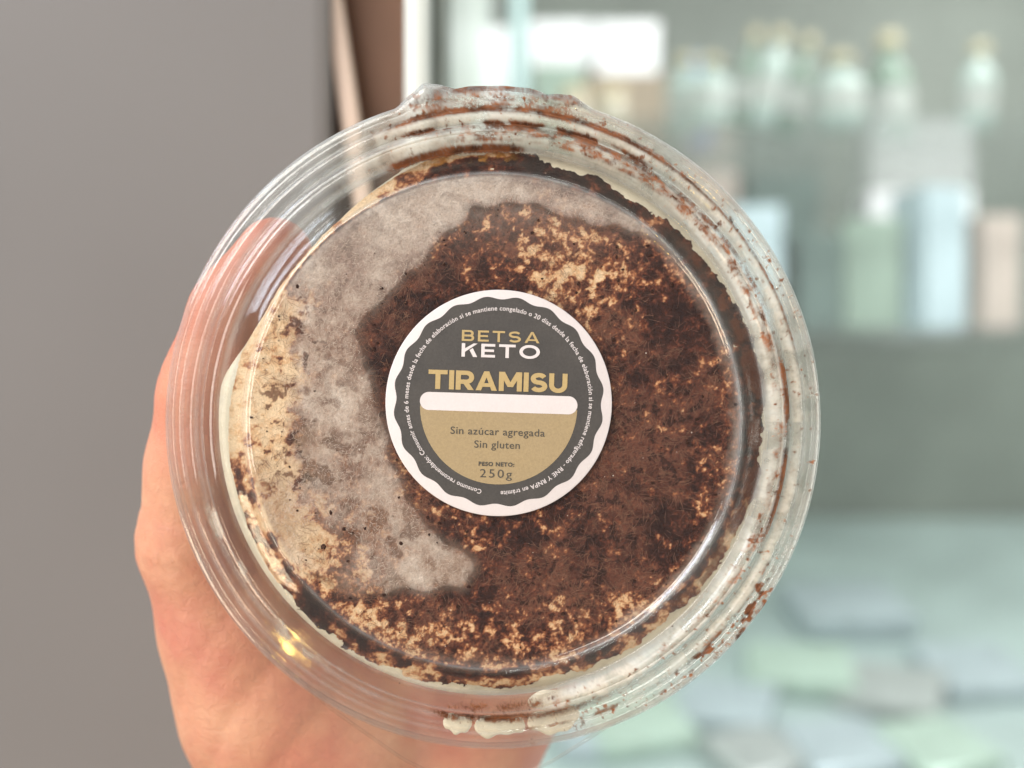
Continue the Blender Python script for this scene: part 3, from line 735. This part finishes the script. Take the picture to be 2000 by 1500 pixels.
# dark cocoa dots show through the frost edge on the left
dots = sstep(0.70, 0.80, g1) * (0.15 + 0.8 * arc(T, 150, 205, 10) * sstep(340, 400, r) * (1 - sstep(450, 476, r)))
fm = np.clip(fm - 0.75 * dots * frost, 0, 1)
C = C * (1 - fm[..., None]) + FC * fm[..., None]
C = mixc(C, lin(92, 62, 54), np.clip(0.8 * dots * sstep(0.2, 0.6, c), 0, 0.85))
# wet dark edge of the frost lobe
edge = np.clip(4 * ins * (1 - ins), 0, 1) * (r < 476)
C = mixc(C, lin(62, 40, 28), 0.45 * edge * sstep(0.45, 0.6, ins))
amb = oring * sstep(500, 512, r + 14 * wx) * sstep(0.40, 0.62, g2) * arc(T, -45, 40, 8)
C = mixc(C, lin(112, 56, 26), 0.75 * amb)
gold = oring * sstep(514, 522, r + 10 * wfx) * arc(T, 86, 108, 3)
C = mixc(C, lin(200, 140, 66), 0.8 * gold * sstep(0.25, 0.6, g1))
Z = -0.95 + 0.10 * (g1 - 0.5) + 0.05 * (ff - 0.5) + 0.05 * fm
Z = Z - sstep(44.5, 46.5, r / PXMM) * 0.15 - np.clip(r / PXMM - 46.6, 0, 10) * 0.55
jag = 1 - 0.75 * arc(T, 105, 218, 8)
keep = r < Rfill(T) - 2 + (18 * wx + 5 * wfx) * jag
idx = -np.ones(G * G, int); 
kq = keep[:-1, :-1] & keep[1:, :-1] & keep[1:, 1:] & keep[:-1, 1:]
ii, jj = np.nonzero(kq); q = np.stack([ii * G + jj, (ii + 1) * G + jj, (ii + 1) * G + jj + 1, ii * G + jj + 1], 1)
used = np.unique(q); idx[used] = np.arange(len(used))
V = np.stack([XX.ravel()[used], YY.ravel()[used], Z.ravel()[used]], 1) * MM
top = np_mesh_obj('cocoa_topping', V, idx[q], M_top, des)
attr_c(top, 'col', np.clip(C.reshape(-1, 3)[used], 0, 1))
tag(top, 'cocoa dusted surface with a pale frosted crescent')

# look-ups of the layout for the scattered bits
def samp(A, xm, ym):
    i = np.clip(((xm + half) / (2 * half) * (G - 1)).round().astype(int), 0, G - 1); j = np.clip(((ym + half) / (2 * half) * (G - 1)).round().astype(int), 0, G - 1)
    return A[i, j]

# frost fibres between the topping and the lid
rng = np.random.RandomState(7)
N = 60000
a = rng.rand(N) * 2 * np.pi; rr = 45.8 * np.sqrt(rng.rand(N)); fx, fy = rr * np.cos(a), rr * np.sin(a)
F_ = samp(frost, fx, fy); B_ = samp(bl_, fx, fy)
keepf = rng.rand(N) < np.clip(0.38 * F_ + 0.62 * B_ * (1 - F_), 0, 1)
lx, ly = (fx - 1.06), (fy - 3.46); keepf &= np.hypot(lx, ly) > 20.5
fx, fy, F_ = fx[keepf], fy[keepf], F_[keepf]; N = len(fx)
flow = fbm(fx * 10, fy * 10, 60, 3, 71) * 2 * np.pi * 2
ang = np.where(F_ > 0.5, rng.rand(N) * 2 * np.pi, flow + rng.randn(N) * 0.35)
Ln = np.where(F_ > 0.5, 0.5 + 0.9 * rng.rand(N), 0.9 + 1.8 * rng.rand(N)); curl = rng.randn(N) * np.where(F_ > 0.5, 1.1, 0.5)
wd = 0.014 + 0.024 * rng.rand(N)
pts = []; px_, py_ = fx.copy(), fy.copy(); seg = 3
z0 = -0.78 + 0.3 * rng.rand(N)
P = [np.stack([px_, py_, z0], 1)]
for s_ in range(seg):
    px_ = px_ + Ln / seg * np.cos(ang); py_ = py_ + Ln / seg * np.sin(ang); ang = ang + curl / seg
    P.append(np.stack([px_, py_, z0 + 0.02 * rng.randn(N)], 1))
vs_ = []
for s_ in range(seg + 1):
    d = P[min(s_ + 1, seg)] - P[max(s_ - 1, 0)]; d /= np.linalg.norm(d[:, :2], axis=1)[:, None] + 1e-9
    nrm = np.stack([-d[:, 1], d[:, 0], 0 * d[:, 0]], 1) * (wd * (1 - 0.7 * s_ / seg))[:, None]
    vs_ += [P[s_] - nrm, P[s_] + nrm]
V = np.stack(vs_, 1).reshape(-1, 3) * MM; nv = 2 * (seg + 1)
b0 = np.arange(N)[:, None] * nv
F = np.concatenate([np.concatenate([b0 + 2 * s_, b0 + 2 * s_ + 2, b0 + 2 * s_ + 3, b0 + 2 * s_ + 1], 1) for s_ in range(seg)])
fib = np_mesh_obj('frost_crystals', V, F, M_fib, des, False)
v_ = 0.8 + 0.35 * rng.rand(N)
cf = np.where((F_ > 0.5)[:, None], np.array(lin(206, 187, 174)), np.array(lin(134, 98, 80))) * v_[:, None]
attr_c(fib, 'col', np.repeat(np.clip(cf, 0, 1), nv, 0))
tag(fib, kind='stuff')

# cocoa crumbs: on the topping and caught under the rings of the lid
cr_v, cr_f = [], []
ico = bmesh.new(); bmesh.ops.create_icosphere(ico, subdivisions=1, radius=1.0); iv = np.array([v.co[:] for v in ico.verts]); fi = np.array([[v.index for v in f.verts] for f in ico.faces]); ico.free()
def crumb(xm, ym, zm, s_, flatz=0.5):
    jit = 1 + 0.35 * (rng.rand(len(iv), 1) - 0.5)
    sc_ = np.array([s_ * (0.7 + 0.7 * rng.rand()), s_ * (0.7 + 0.7 * rng.rand()), s_ * flatz])
    cr_f.append(fi + sum(len(v) for v in cr_v)); cr_v.append((iv * jit * sc_ + np.array([xm, ym, zm])) * MM)
n = 0
while n < 600:
    a = rng.rand() * 2 * np.pi; q_ = 46.0 * math.sqrt(rng.rand()); xm, ym = q_ * math.cos(a), q_ * math.sin(a)
    fr_ = samp(frost, np.array([xm]), np.array([ym]))[0]
    if rng.rand() < 0.93 * fr_: continue
    crumb(xm, ym, -0.85, 0.10 + 0.32 * rng.rand() ** 3, 0.4); n += 1
for k in range(150):
    a = math.radians(rng.uniform(-75, 118)); q_ = rng.choice([52.3, 54.0, 55.9, 57.4, 58.7, 60.0]) + rng.randn() * 0.5
    crumb(q_ * math.cos(a), q_ * math.sin(a), -1.6 - 0.8 * rng.rand(), 0.06 + 0.3 * rng.rand() ** 4, 0.6)
for k in range(16):
    a = math.radians(rng.uniform(118, 285)); q_ = 52 + 9 * rng.rand()
    crumb(q_ * math.cos(a), q_ * math.sin(a), -2.2, 0.05 + 0.2 * rng.rand() ** 3, 0.6)
crumbs = np_mesh_obj('cocoa_crumbs', np.concatenate(cr_v), np.concatenate(cr_f), M_crumb, des); tag(crumbs, kind='stuff')

# pale dust on the lid
n_c = len(cr_v); cr_v_, cr_f_ = cr_v, cr_f; cr_v, cr_f = [], []
for k in range(70):
    a = rng.rand() * 2 * np.pi; q_ = 45 * math.sqrt(rng.rand())
    if math.hypot(q_ * math.cos(a) - 1.06, q_ * math.sin(a) - 3.46) < 21.6: continue
    crumb(q_ * math.cos(a), q_ * math.sin(a), 0.06, 0.03 + 0.11 * rng.rand() ** 3, 0.5)
dust = np_mesh_obj('dust_specks', np.concatenate(cr_v), np.concatenate(cr_f), simple('pale_dust', lin(226, 216, 204), 0.7, 0.2), tub); tag(dust, kind='stuff')

# cream squeezed out under the lid at the bottom
def smear(th0, th1, r0, r1, z, thick, seed, mat):
    n, m_ = 40, 12; V = []; rg = np.random.RandomState(seed)
    ph = rg.rand(4) * 6
    for side in (1, -1):
        for i in range(n + 1):
            u = i / n; a = math.radians(th0 + (th1 - th0) * u)
            e = (1 - abs(2 * u - 1) ** 4) ** 0.5
            ra = r0 + 0.25 * math.sin(9 * u + ph[0]); rb_ = r0 + (r1 - r0) * (0.86 + 0.09 * math.sin(7 * u + ph[1]) + 0.05 * math.sin(17 * u + ph[2]))
            mid, hw_ = (ra + rb_) / 2, (rb_ - ra) / 2 * e
            for j in range(m_ + 1):
                v = 2 * j / m_ - 1; q_ = mid + hw_ * v
                h = side * thick * e * math.sqrt(max(0, 1 - v ** 4)) * 0.5
                V.append((q_ * math.cos(a) * MM, q_ * math.sin(a) * MM, (z + h) * MM))
    F = []; w1 = m_ + 1; off = (n + 1) * w1
    for i in range(n):
        for j in range(m_):
            F.append((i * w1 + j, i * w1 + j + 1, (i + 1) * w1 + j + 1, (i + 1) * w1 + j)); F.append(tuple(off + q_ for q_ in (i * w1 + j, (i + 1) * w1 + j, (i + 1) * w1 + j + 1, i * w1 + j + 1)))
    o = mesh_obj('cream_smear', V, F, mat, des); return o
smear(260.5, 266, 56.3, 60.2, -2.6, 1.2, 1, M_cream); smear(266.4, 276, 56.2, 60.6, -2.6, 1.3, 2, M_cream); smear(276.4, 286.5, 56.0, 61.0, -2.6, 1.2, 3, M_cream)
smear(277, 286, 51.9, 55.6, -1.2, 1.4, 5, M_cream)

# ------------------------------------------------------------------ the hand (distance field of blended bones, meshed)
bones = []   # p0, r0, p1, r1 in tub millimetres (x right, y up, z to the camera)
def bone(p0, r0, p1, r1): bones.append((np.array(p0, float), r0, np.array(p1, float), r1))
tip, ipj, mcp, cmc, wri = (-44.2, 33.0, -14.5), (-58.5, 6.0, -19), (-63.5, -26, -27), (-51, -64, -40), (-38, -108, -56)
bone(tip, 7.6, (-51.5, 21, -16.5), 9.2); bone((-51.5, 21, -16.5), 9.2, ipj, 9.3); bone(ipj, 9.3, (-62, -10, -23), 9.6); bone((-62, -10, -23), 9.6, mcp, 11.5); bone(mcp, 11.5, cmc, 19)
bone((-56, -46, -36), 17, (-40, -74, -46), 23); bone(cmc, 19, wri, 23)
bone((-24, -12, -60), 11.5, (-34, -100, -58), 19); bone((-6, -9, -60), 11.5, (-28, -102, -58), 19); bone((11, -15, -60), 11, (-20, -104, -58), 17); bone((25, -27, -60), 10, (-14, -98, -58), 16)
bone((20, -35, -60), 12, (-14, -86, -57), 18)
bone(wri, 23, (-52, -190, -72), 26); bone((-20, -110, -58), 17, (-24, -190, -74), 25)
fing = [[(-24, -12, -60), 10.5, (-16, 22, -57), 9.2, (-10, 38, -54), 8.2, (-7, 50, -52.5), 7.0], [(-6, -9, -60), 10.5, (6, 24, -57), 9.4, (13, 40, -54), 8.4, (17, 50, -52.5), 7.2],
        [(11, -15, -60), 10.2, (25, 14, -57), 8.9, (32, 28, -54), 8.0, (36, 38, -52), 6.9], [(25, -27, -60), 9.4, (38, -6, -57), 7.8, (43, 4, -54), 7.0, (45, 12, -52), 6.1]]
for f in fing:
    for k in range(0, 6, 2): bone(f[k], f[k + 1], f[k + 2], f[k + 3])
vx = 1.3
lo = np.array([-92, -200, -104.0]); hi = np.array([60, 66, 4.0])
dims = ((hi - lo) / vx).astype(int) + 1
gx_, gy_, gz_ = [lo[k] + vx * np.arange(dims[k]) for k in range(3)]
Pg = np.stack(np.meshgrid(gx_, gy_, gz_, indexing='ij'), -1).astype(np.float32)
sd = None; KB = 5.0
acc = np.zeros(dims, np.float32)
for p0, r0, p1, r1 in bones:
    d = (p1 - p0).astype(np.float32); L2 = float(d @ d)
    h = np.clip(((Pg - p0.astype(np.float32)) @ d) / L2, 0, 1)
    dist = np.linalg.norm(Pg - (p0.astype(np.float32) + h[..., None] * d), axis=-1) - (r0 + (r1 - r0) * h)
    acc += np.exp(-np.clip(dist, -60, 60) / 2.2)
sd = -2.2 * np.log(acc + 1e-12)
def groove(p, n, depth, width, reach):
    n = np.array(n, float); n /= np.linalg.norm(n); q = Pg - np.array(p, np.float32)
    w_ = (q @ n.astype(np.float32)) + 0.8 * np.sin(0.35 * q[..., 2] + 0.25 * q[..., 0])
    return depth * np.exp(-(w_ / width) ** 2) * np.exp(-((q ** 2).sum(-1)) / reach ** 2)
dth = np.array(ipj) - np.array(tip)
for k_, off in enumerate((-3.0, 0.0, 2.6)): sd += groove(np.array(ipj) + off * dth / np.linalg.norm(dth), dth, (0.5, 0.9, 0.5)[k_], 1.1, 14)
for k_, off in enumerate((-4.0, 0.5, 5.0)): sd += groove(np.array(mcp) + (0, off, 0), (0.25, 1, 0.1), 0.7, 1.4, 20)
sd += groove((-50, -58, -26), (0.8, -0.55, 0.1), 0.8, 1.3, 26) + groove((-42, -70, -26), (0.75, -0.6, 0.1), 0.8, 1.4, 24) + groove((-60, -50, -28), (0.85, -0.5, 0.1), 0.6, 1.2, 18)
# keep the flesh off the tub: it is pressed flat against the wall
tubr = np.interp(Pg[..., 2], [-60, -44.5, -44.4, -14, -9, -6, -4.3, 5], [0, 0, 43.6, 47.6, 50.6, 53.6, 62, 63])
rad_ = np.hypot(Pg[..., 0], Pg[..., 1])
dt = np.where(Pg[..., 2] < -44.5, np.hypot(np.maximum(rad_ - 43, 0), Pg[..., 2] + 44.5), rad_ - tubr)
sd = np.maximum(sd, 0.35 - dt)
def surface_nets(S, lo, vx):
    ins_ = S < 0; nx, ny, nz = S.shape
    cnt = np.zeros((nx - 1, ny - 1, nz - 1), np.float32); acc = np.zeros((nx - 1, ny - 1, nz - 1, 3), np.float32)
    I = np.stack(np.meshgrid(np.arange(nx - 1), np.arange(ny - 1), np.arange(nz - 1), indexing='ij'), -1)
    cor = [(i, j, k) for i in (0, 1) for j in (0, 1) for k in (0, 1)]
    sl = lambda c_: S[c_[0]:nx - 1 + c_[0], c_[1]:ny - 1 + c_[1], c_[2]:nz - 1 + c_[2]]
    for a_ in cor:
        for ax in range(3):
            if a_[ax] == 0:
                b_ = list(a_); b_[ax] = 1; A, B = sl(a_), sl(b_)
                x_ = (A < 0) != (B < 0); t_ = np.where(x_, A / np.where(A - B == 0, 1, A - B), 0)
                for q in range(3): acc[..., q] += np.where(x_, a_[q] + (t_ if q == ax else 0), 0)
                cnt += x_
    act = cnt > 0; vid = -np.ones(act.shape, int); vid[act] = np.arange(act.sum())
    V = (I[act] + acc[act] / cnt[act][:, None]) * vx + lo
    F = []
    for ax in range(3):
        a1, a2 = [q for q in range(3) if q != ax]
        s0 = [slice(None)] * 3; s1 = [slice(None)] * 3
        s0[ax] = slice(0, -1); s1[ax] = slice(1, None)
        A, B = ins_[tuple(s0)], ins_[tuple(s1)]
        idx_ = np.argwhere(A != B)
        ok = (idx_[:, a1] > 0) & (idx_[:, a2] > 0) & (idx_[:, a1] < S.shape[a1] - 1) & (idx_[:, a2] < S.shape[a2] - 1)
        idx_ = idx_[ok]; fl = A[tuple(idx_.T)]
        def g_(d1, d2):
            q = idx_.copy(); q[:, a1] -= d1; q[:, a2] -= d2; return vid[tuple(q.T)]
        quad = np.stack([g_(1, 1), g_(0, 1), g_(0, 0), g_(1, 0)], 1)
        flip = fl if ax != 1 else ~fl
        quad[~flip] = quad[~flip][:, ::-1]
        F.append(quad)
    return V, np.concatenate(F)
HV, HF = surface_nets(sd, lo, vx)
person = empty('person', LOC, R90)
tag(person, 'bare left hand holding the tub from behind, thumb along its side', 'person')
hand = np_mesh_obj('hand', HV * MM, HF, M_skin, person)
md = hand.modifiers.new('soft', 'SMOOTH'); md.factor = 0.5; md.iterations = 4
tag(hand, 'left hand and wrist, thumb pressed to the tub wall')
